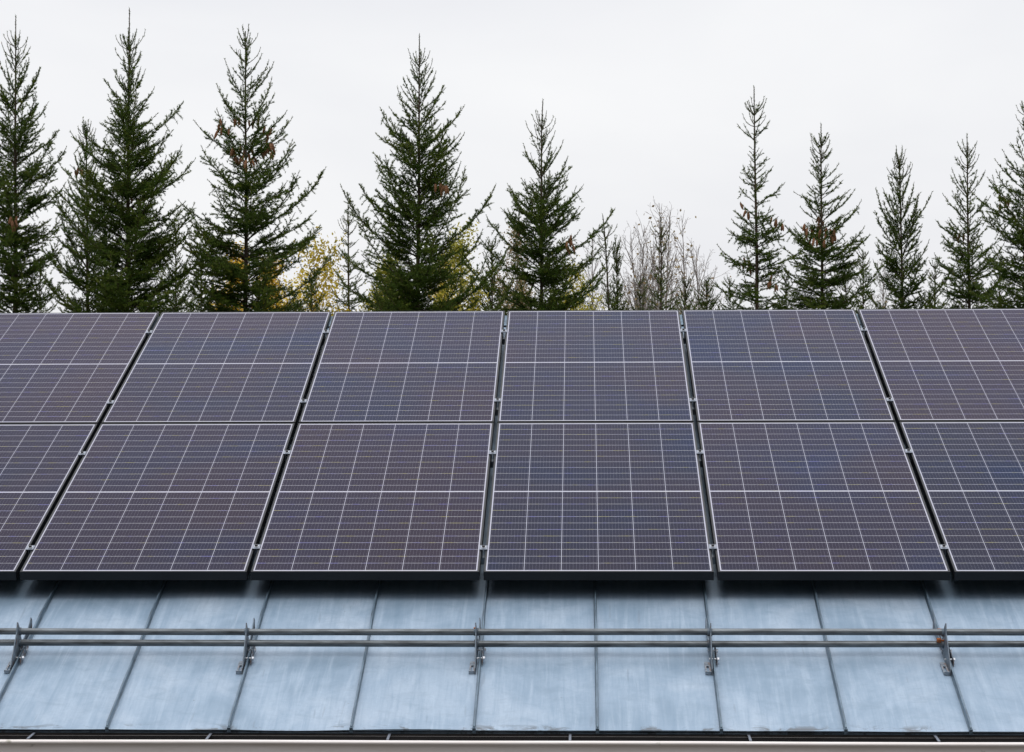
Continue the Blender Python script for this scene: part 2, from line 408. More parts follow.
# roof sheet (front slope, detailed), object space u,v,h
roof_root = bpy.data.objects.new('roof', None)
us = []
j0 = int(math.ceil((RU0 - SEAM0) / SEAMP)); j1 = int(math.floor((RU1 - SEAM0) / SEAMP))
seams = [SEAM0 + j * SEAMP for j in range(j0, j1 + 1)]
edges = [RU0] + seams + [RU1]
for a, b_ in zip(edges[:-1], edges[1:]):
    k = 7
    for i in range(k): us.append(a + (b_ - a) * i / k)
us.append(RU1)
vsn = [0.0, 0.012] + list(np.linspace(0.06, RIDGE, 70))
bm = bmesh.new(); rr = random.Random(3)
phase = {}
def sheet_h(u, v):
    j = math.floor((u - SEAM0) / SEAMP + 1e-6); f = ((u - SEAM0) / SEAMP) % 1.0
    if j not in phase: phase[j] = (rr.uniform(0, 6), rr.uniform(0.7, 1.5), rr.uniform(-.0015, .0015))
    ph, fr, o_ = phase[j]
    return math.sin(math.pi * min(1, max(0, f))) * (0.0035 * math.sin(v * 2.1 * fr + ph) + 0.0015 * math.sin(v * 7 * fr + 2 * ph) + o_)
rows = []
for v in vsn:
    rows.append([bm.verts.new((u, v, sheet_h(u, v))) for u in us])
for r0, r1 in zip(rows[:-1], rows[1:]):
    for i in range(len(us) - 1): bm.faces.new((r0[i], r0[i+1], r1[i+1], r1[i]))
# folded eave edge going down
dr = [bm.verts.new((v_.co.x, 0.002, -0.006)) for v_ in rows[0]]
dr2 = [bm.verts.new((v_.co.x, 0.019, -0.010)) for v_ in rows[0]]
for i in range(len(us) - 1):
    bm.faces.new((dr[i], dr[i+1], rows[0][i+1], rows[0][i])); bm.faces.new((dr2[i], dr2[i+1], dr[i+1], dr[i]))
# underside boards
box(bm, RU0 + 0.01, RU1 - 0.01, 0.02, RIDGE - 0.02, -0.10, -0.02)
roof = build('roof', bm, MAT['roof'], building, smooth=False)
roof.data.shade_smooth()
roof.data.set_sharp_from_angle(angle=R(40))
roof.matrix_world = ROOFM
# back slope as a second roof face: parts of the building
bm = bmesh.new()
bv = [Vector((RU0, ry, rz)), Vector((RU1, ry, rz)), Vector((RU1, 2 * ry, EZ)), Vector((RU0, 2 * ry, EZ))]
A = [bm.verts.new(p) for p in bv]; B = [bm.verts.new(p - Vector((0, 0, 0.1))) for p in bv]
bm.faces.new(A); bm.faces.new(B[::-1])
for i in range(4): bm.faces.new((A[i], B[i], B[(i+1) % 4], A[(i+1) % 4]))
build('rear_roof', bm, MAT['roof'], building)
bm = bmesh.new()
prism(bm, [(-0.10, -0.018), (0, 0.016), (0.10, -0.018), (0.03, 0.05), (-0.03, 0.05)], lambda a, b_, s: (RU0 + (RU1 - RU0) * s, ry + a, rz + b_))
build('ridge_cap', bm, MAT['seam'], building)
# standing seams
bm = bmesh.new()
nseg = 40
prof = [(-0.0075, 0.0), (-0.0030, 0.004), (-0.0026, 0.024), (-0.0034, 0.027), (0.0042, 0.028), (0.0046, 0.019), (0.0024, 0.018), (0.0024, 0.004), (0.007, 0.0)]
prev = None; rs = random.Random(5)
ring0 = None
for i in range(nseg + 1):
    v = (RIDGE - 0.02) * i / nseg
    v = [0.004, 0.02][i] if i < 2 else v
    hs = 0.55 if i == 0 else 1.0
    o_ = 0 if i < 2 else rs.uniform(-0.0016, 0.0016)
    ring = [bm.verts.new((a + o_ * (1 if b_ > .01 else 0.3), v, b_ * hs + 0.0015)) for a, b_ in prof]
    if prev:
        for k in range(len(prof) - 1): bm.faces.new((prev[k], prev[k+1], ring[k+1], ring[k]))
    else: bm.faces.new(ring)
    prev = ring
bm.faces.new(prev[::-1])
# folded-down tab at the eave end
box(bm, -0.007, 0.008, -0.006, 0.005, -0.012, 0.012)
bmesh.ops.recalc_face_normals(bm, faces=bm.faces[:])
seam0 = build('seam', bm, MAT['seam'], roof)
for i, u in enumerate(seams):
    s = seam0 if i == 0 else seam0.copy()
    if i: col.objects.link(s)
    s.parent = roof; s.location = (u, 0, 0)

# gutter: half round with rolled front bead. section in (y, z), eave edge at y=0
gut = []
GC = -0.062; GR = 0.062; GZ = EZ - 0.0375
bm = bmesh.new()
pts = []
pts.append((GC - GR, GZ))
for i in range(17):
    a = math.pi + math.pi * i / 16
    pts.append((GC + GR * math.cos(a), GZ - 0.045 + GR * 0.7 * math.sin(a)))
pts.append((GC + GR, GZ + 0.01))
bead = []
BC = (GC - GR - 0.012, GZ + 0.001)
for i in range(13):
    a = R(-40) - 2 * math.pi * i / 12 * 0.86
    bead.append((BC[0] + 0.0135 * math.cos(a), BC[1] + 0.0095 * math.sin(a)))
def sweep(bm, pts, x0, x1, segs=1):
    prev = None
    for k in range(segs + 1):
        x = x0 + (x1 - x0) * k / segs
        dz = 0.0008 * math.sin(k * 1.7) + 0.0006 * math.sin(k * .6)
        ring = [bm.verts.new((x, a, b_ + dz)) for a, b_ in pts]
        if prev:
            for i in range(len(pts) - 1): bm.faces.new((prev[i], prev[i+1], ring[i+1], ring[i]))
        prev = ring
outer = pts
inner = [(GC + (a - GC) * 0.965, GZ + (b_ - GZ) * 0.965) for a, b_ in pts]
sweep(bm, outer, RU0, RU1, 30)
sweep(bm, bead, RU0, RU1, 30)
gutter = build('gutter', bm, MAT['gutter'], building, smooth=True)
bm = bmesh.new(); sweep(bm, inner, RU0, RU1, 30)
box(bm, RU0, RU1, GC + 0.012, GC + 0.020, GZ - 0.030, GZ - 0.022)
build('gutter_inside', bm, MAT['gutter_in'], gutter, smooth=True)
# straps from the lip into the gutter
def strap():
    bm = bmesh.new()
    pp = [(GC - GR - 0.010, GZ + 0.0108), (GC - 0.03, GZ + 0.013), (GC + 0.03, GZ + 0.0155), (0.011, GZ + 0.018)]
    for (a, b_), (c, d) in zip(pp[:-1], pp[1:]):
        prism(bm, [(a, b_), (c, d), (c, d + 0.0035), (a, b_ + 0.0035)], lambda p, q, s: (-0.0055 + 0.011 * s, p, q))
    return bm
b0 = build('gutter_bracket', strap(), MAT['alu'], gutter)
xs = [23, 204.5, 387, 570, 750, 936.6]
xw = []
for px in xs:
    xw.append(at(px, 738, 11.2).x)
st = (xw[-1] - xw[0]) / 5
allx = [xw[0] - 2 * st * 1.0, xw[0] - st] + xw + [xw[-1] + st, xw[-1] + 2 * st]
for i, x in enumerate(allx):
    s = b0 if i == 0 else b0.copy()
    if i: col.objects.link(s)
    s.parent = gutter; s.location = (x, 0, 0)

# ------------------------------------------------------------------ mounting rails with clamps
ARR_V, ARR_U, PIT, HT = 1.4850, -0.49324, 1.156, 0.15
gaps = [ARR_U + (k - 3) * PIT for k in range(0, 7)]           # gap centres, 0 and 6 are the array's ends
def v_of(py, u=0.0):
    """distance up the roof of the panel plane point seen at a picture row"""
    lo, hi = 0.0, 8.0
    for _ in range(50):
        m_ = (lo + hi) / 2; p = roofp(u, m_, HT) - CAM
        y = 376 - FPX * p.dot(upv) / p.dot(fwd)
        if y > py: lo = m_
        else: hi = m_
    return lo
RV = [v_of(547.6), v_of(452.3), v_of(401), v_of(331)]
names = ['lowest', 'second lowest', 'second highest', 'highest']
for ri, v in enumerate(RV):
    rail = empty('mounting_rail', ROOFM @ Matrix.Translation((0, v, 0)))
    tag(rail, ['dark mounting rail with silver clamps, lowest of the four under the solar panels',
               'dark mounting rail with silver clamps, just below the joint between the panel rows',
               'dark mounting rail with silver clamps, just above the joint between the panel rows',
               'dark mounting rail with silver clamps, topmost of the four, near the trees'][ri], 'rail', 'rails under the solar array')
    bm = bmesh.new()
    ua, ub = gaps[0] - 0.1, gaps[6] + 0.1
    box(bm, ua, ub, -0.020, 0.020, 0.066, 0.1035, 0.002)
    build('profile', bm, MAT['rail'], rail)
    ft0 = None
    for i, u in enumerate(seams):
        if not (ua < u < ub) or i % 2: continue
        if ft0 is None:
            bm = bmesh.new(); box(bm, -0.022, -0.0085, -0.03, 0.03, 0.008, 0.065, 0.001); box(bm, 0.0085, 0.022, -0.03, 0.03, 0.008, 0.065, 0.001)
            box(bm, -0.008, 0.008, -0.028, 0.028, 0.029, 0.0645)
            ft0 = build('foot', bm, MAT['rail'], rail); f_ = ft0
        else:
            f_ = ft0.copy(); col.objects.link(f_); f_.parent = rail
        f_.location = (u, 0, 0)
    cl0 = None
    for gi, u in enumerate(gaps):
        if cl0 is None:
            bm = bmesh.new()
            # hat shaped mid clamp: channel in the gap and two lips on the frames
            box(bm, -0.0200, 0.0200, -0.028, 0.028, HT + 0.0015, HT + 0.006, 0.001)
            box(bm, -0.0070, -0.0045, -0.026, 0.026, 0.105, HT + 0.001)
            box(bm, 0.0045, 0.0070, -0.026, 0.026, 0.105, HT + 0.001)
            cl0 = build('clamp', bm, MAT['alu'], rail); c_ = cl0
            bm = bmesh.new(); tube(bm, (0, 0, HT + 0.0065), (0, 0, HT + 0.016), 0.0085, 0.0078, 12)
            bb = build('bolt', bm, MAT['bolt'], cl0)
            bm = bmesh.new(); tube(bm, (0, 0, HT + 0.0061), (0, 0, HT + 0.0085), 0.0125, 0.0125, 16)
            wb = build('washer', bm, MAT['washer'], cl0)
        else:
            c_ = copy_tree(cl0, rail)
        c_.location = (u, (rnd.uniform(-0.012, 0.012)), 0)

# ------------------------------------------------------------------ solar panels
def make_panel():
    root = empty('solar_panel')
    T = 0.046; L = 0.0105
    bm = bmesh.new()
    def ring(x0, y0, x1, y1, z): return [bm.verts.new(p) for p in ((x0, y0, z), (x1, y0, z), (x1, y1, z), (x0, y1, z))]
    o0 = ring(0, 0, PW, PH, -T); o1 = ring(0, 0, PW, PH, -0.0012); o2 = ring(0.0012, 0.0012, PW - 0.0012, PH - 0.0012, 0)
    i2 = ring(L - 0.001, L - 0.001, PW - L + 0.001, PH - L + 0.001, 0); i1 = ring(L, L, PW - L, PH - L, -0.001); i0 = ring(L, L, PW - L, PH - L, -0.006)
    fl = ring(0.03, 0.03, PW - 0.03, PH - 0.03, -T)
    seq = [fl, o0, o1, o2, i2, i1, i0]
    for a, b_ in zip(seq[:-1], seq[1:]):
        for i in range(4): bm.faces.new((a[i], a[(i+1) % 4], b_[(i+1) % 4], b_[i]))
    bmesh.ops.recalc_face_normals(bm, faces=bm.faces[:])
    build('frame', bm, MAT['frame'], root)
    bm = bmesh.new()
    A = [bm.verts.new(p) for p in ((L, L, -0.0018), (PW - L, L, -0.0018), (PW - L, PH - L, -0.0018), (L, PH - L, -0.0018))]
    bm.faces.new(A)
    build('glass', bm, MAT['cells'], root)
    bm = bmesh.new(); box(bm, L + 0.001, PW - L - 0.001, L + 0.001, PH - L - 0.001, -0.0075, -0.0045)
    build('backsheet', bm, MAT['back'], root)
    return root
pan0 = make_panel()
TONES = [[0.48, 0.40, 0.30, 0.58, 0.40, 0.70], [0.40, 0.50, 0.46, 0.52, 0.54, 0.36]]
first = True
colw = ['leftmost, cut by the photo edge', 'second from the left', 'third from the left', 'third from the right', 'second from the right', 'rightmost, cut by the photo edge']
for c in range(6):
    for r in range(2):
        p = pan0 if first else copy_tree(pan0); first = False
        p.matrix_world = ROOFM @ Matrix.Translation((gaps[c] + (PIT - PW) / 2, ARR_V + r * (PH + 0.02), HT)) @ Matrix.Rotation(rnd.uniform(-.0006, .0006), 4, 'Z')
        for ch in p.children:
            if ch.name.startswith('glass'): ch.color = (TONES[r][c], 0, 0, 1)     # batch tint of the cells
        tag(p, ('upper row solar panel next to the trees, ' if r else 'lower row solar panel above the pipes, ') + colw[c], 'solar panel', 'solar panels in two rows on the roof')

# ------------------------------------------------------------------ snow guard
sg = empty('snow_guard', ROOFM)
tag(sg, 'two long grey pipes on rusty brackets across the metal roof below the solar panels', 'snow guard')
def v_roof(py, h):
    lo, hi = -1.0, 8.0
    for _ in range(50):
        m_ = (lo + hi) / 2; p = roofp(0, m_, h) - CAM
        y = 376 - FPX * p.dot(upv) / p.dot(fwd)
        if y > py: lo = m_
        else: hi = m_
    return lo
h1, h2 = 0.060, 0.112
PV1, PV2 = v_roof(643.7, h1), v_roof(632.0, h2)
for h_, v_, seed in ((h1, PV1, 1), (h2, PV2, 2)):
    bm = bmesh.new(); rp = random.Random(seed)
    n = 60; prev = None
    for i in range(n + 1):
        u = RU0 + 0.1 + (RU1 - RU0 - 0.2) * i / n
        dv, dh = 0.0012 * math.sin(i * .37 + seed), 0.0015 * math.sin(i * .29 + 2 * seed)
        ring = [bm.verts.new((u, v_ + dv + 0.0155 * math.cos(a), h_ + dh + 0.0155 * math.sin(a))) for a in [2 * math.pi * k / 16 for k in range(16)]]
        if prev:
            for k in range(16): bm.faces.new((prev[k], prev[(k+1) % 16], ring[(k+1) % 16], ring[k]))
        prev = ring
    bmesh.ops.recalc_face_normals(bm, faces=bm.faces[:])
    build('pipe', bm, MAT['pipe'], sg, smooth=True)
# bracket (local: x across, y up-slope from the pipe line, z normal)
def make_bracket():
    bm = bmesh.new()
    poly = [(-0.225, 0.004), (-0.215, 0.030), (-0.11, 0.090), (-0.034, 0.130), (-0.006, 0.168), (0.006, 0.164), (0.030, 0.125), (0.042, 0.080), (0.055, 0.050), (0.095, 0.040),
            (0.20, 0.042), (0.285, 0.070), (0.305, 0.050), (0.29, 0.008), (0.05, 0.008), (-0.1, 0.006)]
    prism(bm, poly, lambda a, b_, s: (-0.016 + 0.004 * s, a, b_))
    br = build('snow_guard_bracket', bm, MAT['bracket'], sg)
    # front flange with slot: an L folded to the side
    bm = bmesh.new()
    x0, x1 = -0.044, -0.017
    box(bm, x0, x0 + 0.008, -0.215, -0.09, 0.005, 0.009); box(bm, x1 - 0.008, x1, -0.215, -0.09, 0.005, 0.009)
    box(bm, x0 + 0.0081, x1 - 0.0081, -0.215, -0.195, 0.005, 0.009); box(bm, x0 + 0.0081, x1 - 0.0081, -0.135, -0.09, 0.005, 0.009)
    box(bm, x0, x1, -0.219, -0.2155, 0.002, 0.018)
    build('flange', bm, MAT['edge'], br)
    bm = bmesh.new()     # clamp jaw on the other side of the seam
    prism(bm, [(-0.13, 0.006), (-0.12, 0.034), (0.02, 0.040), (0.06, 0.034), (0.06, 0.006)], lambda a, b_, s: (0.0125 + 0.004 * s, a, b_))
    build('jaw', bm, MAT['bracket'], br)
    for yy in (-0.09, 0.005):
        bm = bmesh.new(); tube(bm, (-0.022, yy, 0.024), (0.027, yy, 0.024), 0.0042, n=8)
        tube(bm, (0.0168, yy, 0.024), (0.0255, yy, 0.024), 0.0095, n=6)
        build('bolt', bm, MAT['washer'], br)
    for v_, h_ in ((PV1 - PV1, h1), (PV2 - PV1, h2)):
        bm = bmesh.new(); tube(bm, (-0.026, v_, h_), (-0.0165, v_, h_), 0.0185, n=16); tube(bm, (-0.0115, v_, h_), (-0.004, v_, h_), 0.0185, n=16)
        build('collar', bm, MAT['bracket'], br, smooth=False)
    return br
br0 = make_bracket()
# nearest seams to the observed bracket positions
bu = []
for px in (18.6, 245.3, 476.9, 711.0, 945.5):
    d = at(px, 640, 1.0) - CAM
    p = roofp(0, PV1, 0.09); s_ = (p - CAM).dot(fwd); bu.append((CAM + d * s_).x)
near = [min(seams, key=lambda s: abs(s - u)) for u in bu]

step2 = 2 * SEAMP
targets = [near[0] - step2, *near, near[-1] + step2]
rb = random.Random(11)
for i, u in enumerate(targets):
    b_ = br0 if i == 0 else copy_tree(br0, sg)
    b_.location = (u, PV1 + rb.uniform(-.004, .004), 0)
    b_.rotation_euler = (0, rb.uniform(-.05, .05), rb.uniform(-.03, .03))
    if i == 5:      # the right-hand one has orange rusted fittings
        b_['label'] = 'bracket with bright orange rust on its upper fitting'
        for (dx, v_, h_) in ((-0.052, 0.03, 0.115), (-0.058, -0.005, 0.082)):
            bm = bmesh.new(); box(bm, dx + .008, dx + 0.028, v_ - 0.009, v_ + 0.009, h_ - 0.008, h_ + 0.009, 0.003)
            tube(bm, (dx + 0.028, v_, h_), (-0.012, v_, h_), 0.004, n=8)
            build('rusty_nut', bm, MAT['rust'], b_)
    if i == 3:
        bm = bmesh.new(); box(bm, -0.026, -0.012, 0.012, 0.024, 0.125, 0.134, 0.002); build('rusty_nut', bm, MAT['rust'], b_)

# ------------------------------------------------------------------ vegetation
def np_mesh(name, V, F, mat_, parent, tone=None, smooth=False):
    V = np.asarray(V, dtype=np.float32).reshape(-1, 3); F = np.asarray(F, dtype=np.int32)
    me = bpy.data.meshes.new(name)
    k = F.shape[1]
    me.vertices.add(len(V)); me.vertices.foreach_set('co', V.ravel())
    me.loops.add(F.size); me.loops.foreach_set('vertex_index', F.ravel())
    me.polygons.add(len(F)); me.polygons.foreach_set('loop_start', np.arange(0, F.size, k, dtype=np.int32))
    if tone is not None:
        a = me.attributes.new('tone', 'FLOAT', 'POINT'); a.data.foreach_set('value', np.asarray(tone, dtype=np.float32))
    me.update(calc_edges=True)
    if smooth: me.shade_smooth()
    return link_mesh(name, me, mat_, parent)

def frames(D):
    """two unit vectors normal to each direction"""
    ref = np.where(np.abs(D[:, 2:3]) < 0.9, np.array([[0, 0, 1.0]]), np.array([[1.0, 0, 0]]))
    A = np.cross(D, ref); A /= np.linalg.norm(A, axis=1, keepdims=True) + 1e-9
    return A, np.cross(D, A)
def segs_to_wood(S, sides=3):
    """S: list of (p0,p1,r0,r1)"""
    P0 = np.array([s[0] for s in S]); P1 = np.array([s[1] for s in S]); r0 = np.array([s[2] for s in S]); r1 = np.array([s[3] for s in S])
    D = P1 - P0; D /= np.linalg.norm(D, axis=1, keepdims=True) + 1e-9
    A, B = frames(D); n = len(S)
    V = np.zeros((n, sides * 2, 3))
    for k in range(sides):
        t = 2 * math.pi * k / sides; o = A * math.cos(t) + B * math.sin(t)
        V[:, k] = P0 + o * r0[:, None]; V[:, sides + k] = P1 + o * r1[:, None]
    base = (np.arange(n) * sides * 2)[:, None]
    F = []
    for k in range(sides):
        q = np.array([k, (k + 1) % sides, sides + (k + 1) % sides, sides + k])
        F.append(base + q[None])
    return V.reshape(-1, 3), np.concatenate(F)
def needles(S, dens, rng, nl=0.028, nw=0.0088):
    """S: list of (p0,p1,tone,density factor)"""
    P0 = np.array([s[0] for s in S]); P1 = np.array([s[1] for s in S]); tn = np.array([s[2] for s in S]); df = np.array([s[3] for s in S])
    L = np.linalg.norm(P1 - P0, axis=1)
    cnt = L * dens * df; cnt = np.floor(cnt + rng.random(len(cnt))).astype(int)
    idx = np.repeat(np.arange(len(S)), cnt); n = len(idx)
    t = rng.random(n)[:, None]
    P = P0[idx] * (1 - t) + P1[idx] * t
    D = (P1 - P0)[idx]; D /= np.linalg.norm(D, axis=1, keepdims=True) + 1e-9
    A, B = frames(D)
    az = rng.random(n) * 2 * np.pi
    O = A * np.cos(az)[:, None] + B * np.sin(az)[:, None]
    O[:, 2] += 0.25
    ang = np.radians(rng.uniform(35, 70, n))[:, None]
    ND = D * np.cos(ang) + O * np.sin(ang); ND /= np.linalg.norm(ND, axis=1, keepdims=True)
    SD = np.cross(ND, rng.normal(size=(n, 3))); SD /= np.linalg.norm(SD, axis=1, keepdims=True) + 1e-9
    ln = (nl * rng.uniform(0.75, 1.25, n))[:, None]
    V = np.stack([P - SD * nw / 2, P + SD * nw / 2, P + ND * ln], 1).reshape(-1, 3)
    F = np.arange(n * 3).reshape(-1, 3)
    return V, F, np.repeat(tn[idx], 3)

def cone_mesh():
    bm = bmesh.new(); prev = None; n = 8
    for i in range(9):
        t = i / 8; r = 0.019 * (math.sin(math.pi * min(1, 0.10 + t * 0.86)) ** 0.6) * (1 + 0.10 * (i % 2))
        ring = [bm.verts.new((r * math.cos(a), r * math.sin(a), -0.125 * t)) for a in [2 * math.pi * (k + .5 * (i % 2)) / n for k in range(n)]]
        if prev:
            for k in range(n): bm.faces.new((prev[k], prev[(k+1) % n], ring[(k+1) % n], ring[k]))
        else: bm.faces.new(ring)
        prev = ring
    bm.faces.new(prev[::-1])
    bmesh.ops.recalc_face_normals(bm, faces=bm.faces[:])
    me = bpy.data.meshes.new('cone'); bm.to_mesh(me); bm.free(); me.materials.append(MAT['cone']); return me
CONE = cone_mesh()

def nrm(v): return v / (np.linalg.norm(v) + 1e-9)
def rot(v, axis, a):
    axis = nrm(axis); c, s = math.cos(a), math.sin(a)
    return v * c + np.cross(axis, v) * s + axis * np.dot(axis, v) * (1 - c)

def spruce(px, py, depth, prof, label, seed, px_base=None, leader=0.6, cones=0, cone_rng=(1.0, 2.6), dens=1.0, e_top=62, e_low=12, step=0.42,
           bare=0.0, nb=(5, 7), bend=0.0, fork=False, group='spruces growing in a row behind the roof', needle_d=310, name='spruce_tree'):
    rng = np.random.default_rng(seed); rd = random.Random(seed)
    top = np.array(at(px, py, depth)); k = FPX / depth
    pb = px if px_base is None else px_base
    basep = np.array(at(pb, 310, depth)); basex = basep[0] + (basep[0] - top[0]) * (basep[2]) / max(0.5, top[2] - basep[2]) * 0.3
    Ht = top[2]
    origin = np.array([basex, top[1], 0.0])
    ph = rd.uniform(0, 6)
    def trunk(z):
        t = z / Ht
        x = basex + (basep[0] - basex) * min(1, z / basep[2]) if z < basep[2] else basep[0] + (top[0] - basep[0]) * (z - basep[2]) / (Ht - basep[2])
        w_ = 0.025 * math.sin(z * 1.7 + ph) * (1 - t) + bend * max(0, (z - (Ht - 0.8)) / 0.8) ** 2
        return np.array([x + w_, top[1] + 0.03 * math.sin(z * 1.1 + ph * 2) * (1 - t), z])
    P = np.array([p[0] for p in prof], float); PL = np.array([p[1] for p in prof], float) / k * 1.13; PR = np.array([p[2] for p in prof], float) / k * 1.13
    zz = Ht - (P - py) / k           # heights of the profile points
    def reach(z, az):
        l = np.interp(-z, -zz, PL); r = np.interp(-z, -zz, PR)
        c = math.cos(az); wr = (1 + c) / 2
        return l * (1 - wr) + r * wr
    wood = []; big = []; leaf = []; tips = []
    def rad(z): return 0.006 + 0.0065 * (Ht - z)
    zs = list(np.arange(0, Ht, 0.25)) + [Ht]
    for a, b_ in zip(zs[:-1], zs[1:]): big.append((trunk(a), trunk(b_), rad(a), rad(b_) if b_ < Ht else 0.003))
    # needles on the leader
    zl = np.arange(Ht - leader - 0.9, Ht, 0.06)
    for a in zl: leaf.append((trunk(a), trunk(min(Ht, a + 0.06)), rd.uniform(.3, .7), 0.55))
    def twig(p, d, L, order, tone, df):
        """one shoot; recursive side shoots"""
        seg = 0.09; n = max(1, int(round(L / seg))); q = p.copy(); dd = d.copy()
        pts = [q.copy()]
        for i in range(n):
            dd = nrm(dd + np.array([0, 0, 0.05]) + rng.normal(size=3) * 0.07)
            q2 = q + dd * (L / n)
            wood.append((q, q2, 0.0028 * (1 if order < 2 else .7), 0.002 * (1 if order < 2 else .7)))
            leaf.append((q, q2, tone, df))
            q = q2; pts.append(q.copy())
            if order < 2 and L > 0.13 and i < n:
                for sgn in (-1, 1):
                    if rd.random() < 0.80 * dens:
                        l2 = (0.06 + 0.30 * (L - (i + 1) * L / n)) * rd.uniform(0.5, 1.1)
                        up = np.array([0, 0, 1.0])
                        sd = nrm(rot(dd, up, sgn * R(rd.uniform(38, 62))) + np.array([0, 0, rd.uniform(-0.45, 0.15)]))
                        twig(q - dd * rd.uniform(0, L / n), sd, min(l2, 0.26), order + 1, min(1, max(0, tone + rd.uniform(-.15, .15))), df)
    def branch(z, az, e, r, main=True, df=1.0):
        if r < 0.05: return
        p = trunk(z); L = r / max(0.35, math.cos(R(e)))
        if L < 0.05: return
        hor = np.array([math.cos(az), math.sin(az), 0.0])
        seg = 0.080; n = max(2, int(L / seg)); q = p.copy(); sway = rd.uniform(-.25, .25)
        for i in range(n):
            s_ = (i + 0.5) / n
            low = min(1.0, max(0.0, (Ht - z - 1.2) / 2.5))
            ang = e - 13 * math.sin(math.pi * min(1, s_ * 1.15)) * low + 20 * s_ * s_ + rd.uniform(-3, 3)
            h2_ = rot(hor, np.array([0, 0, 1.0]), sway * s_)
            d = h2_ * math.cos(R(ang)) + np.array([0, 0, math.sin(R(ang))])
            q2 = q + d * L / n
            rr0 = (0.0035 + 0.006 * L * (1 - s_ + 1 / n)); rr1 = (0.0032 + 0.006 * L * (1 - s_))
            wood.append((q, q2, rr0, rr1))
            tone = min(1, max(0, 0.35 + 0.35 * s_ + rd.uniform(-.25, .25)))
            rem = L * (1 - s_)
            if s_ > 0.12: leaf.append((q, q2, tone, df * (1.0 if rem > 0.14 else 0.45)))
            topd = 0.45 + 0.55 * min(1.0, max(0.0, (Ht - z - 0.5) / 1.7))
            if s_ > 0.10 and rem > 0.13:
                for sgn in (-1, 1):
                    if rd.random() > 0.86 * dens: continue
                    l2 = min(0.27, (0.07 + 0.30 * rem)) * rd.uniform(0.4, 1.15) * topd
                    sd = nrm(rot(d, np.array([0, 0, 1.0]), sgn * R(rd.uniform(38, 65))) + np.array([0, 0, rd.uniform(-0.5, 0.12)]))
                    twig(q2, sd, l2, 1 if l2 > 0.12 else 2, tone, df)
                if rd.random() < 0.45 * dens and low > 0.2:    # hanging shoots
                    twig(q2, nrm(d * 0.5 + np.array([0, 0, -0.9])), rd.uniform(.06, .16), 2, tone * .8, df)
            q = q2
        tips.append(q)
        return q
    # whorls from the top down
    z = Ht - leader; zmin = CAM.z - 1.3; first_ = True; az0 = rd.uniform(0, 6.28); wi = 0
    # last summer's shoots: bare, upcurved, around the base of the leader
    nsp = rd.randint(4, 6)
    for zb, Ls in ((z + 0.02, 0.20 + 0.35 * leader), (z - 0.16, 0.26 + 0.35 * leader)):
        for i in range(nsp):
            az = az0 + 2 * math.pi * i / nsp + rd.uniform(-.4, .4); q = trunk(zb + rd.uniform(-.04, .04)); Lq = Ls * rd.uniform(.55, 1.0) * min(1, Ht * 0.12)
            for j in range(5):
                a_ = R(22 + 13 * j + rd.uniform(-6, 6))
                q2 = q + np.array([math.cos(az) * math.cos(a_), math.sin(az) * math.cos(a_), math.sin(a_)]) * Lq / 5
                wood.append((q, q2, 0.0062 - .0006 * j, 0.0056 - .0006 * j)); leaf.append((q, q2, rd.uniform(.5, .9), 0.32)); q = q2
    if fork:
        for az in (rd.uniform(-.4, .4), math.pi + rd.uniform(-.4, .4)):
            branch(z + 0.1, az, 74, 0.10, True, 0.6)
    while z > zmin:
        d = Ht - z; wi += 1
        e = e_low + (e_top - e_low) * math.exp(-max(0, d - leader) / 1.9)
        n = rd.randint(*nb); az0 += 0.6
        vis = 1.0 if z > CAM.z + 0.3 else 0.5
        b_f = 1 - bare * math.exp(-(d - leader) / 0.6)
        for i in range(n):
            az = az0 + 2 * math.pi * i / n + rd.uniform(-.35, .35)
            ee = e + rd.uniform(-9, 9)
            r = reach(z, az)
            for _ in range(4): r = 0.5 * r + 0.5 * reach(min(z + r * math.tan(R(ee + 3)) * 0.95, Ht - 0.05), az)
            r = max(r * rd.choice([1.12, 1.02, 0.95, 0.8, 0.55]), 0.10) * (1 + 0.22 * min(1, max(0, d - 1.2)))
            branch(z + rd.uniform(-.04, .04), az, ee, r, True, vis * b_f)
        # small branches between the whorls
        topf = min(1.0, max(0.0, (d - 0.5) / 1.6))
        stp = min(step * rd.uniform(0.75, 1.25) * (0.75 + 0.1 * min(3, d)), 0.62)
        nn = int(rd.uniform(9, 14) * (0.30 + 0.70 * topf) * min(4.0, 0.7 + 0.42 * d + max(0, d - 2.2) * 0.8))
        for i in range(nn):
            zi = z - stp * rd.uniform(0.12, 0.9)
            rz_ = reach(zi, 0) * rd.uniform(0.25, 0.85)
            branch(zi, rd.uniform(0, 6.28), e * 0.7 + rd.uniform(-15, 15), max(0.07, rz_), False, vis)
        z -= stp
    # low hidden part of the crown, coarse
    z = zmin
    while z > 1.4:
        for i in range(5):
            az = rd.uniform(0, 6.28); r = reach(CAM.z + 0.9, az) * rd.uniform(.8, 1.2) + 0.1 * (zmin - z)
            p = trunk(z); q = p + np.array([math.cos(az) * r, math.sin(az) * r, 0.12 * r])
            wood.append((p, q, 0.012, 0.004))
            for t in np.linspace(.25, 1, 7):
                m_ = p + (q - p) * t
                for sgn in (-1, 1):
                    d_ = rot(nrm(q - p), np.array([0, 0, 1.0]), sgn * 0.9); d_[2] -= 0.3
                    leaf.append((m_, m_ + d_ * 0.35 * (1.15 - t), rd.uniform(.2, .6), 0.8))
        z -= 0.45
    root = empty(name, Matrix.Translation(origin)); tag(root, label, 'tree', group)
    def loc(V): return V - origin
    V, F = segs_to_wood(big, 8); np_mesh('trunk', loc(V), F, MAT['bark'], root, smooth=True)
    V, F = segs_to_wood(wood, 3); np_mesh('limbs', loc(V), F, MAT['bark'], root)
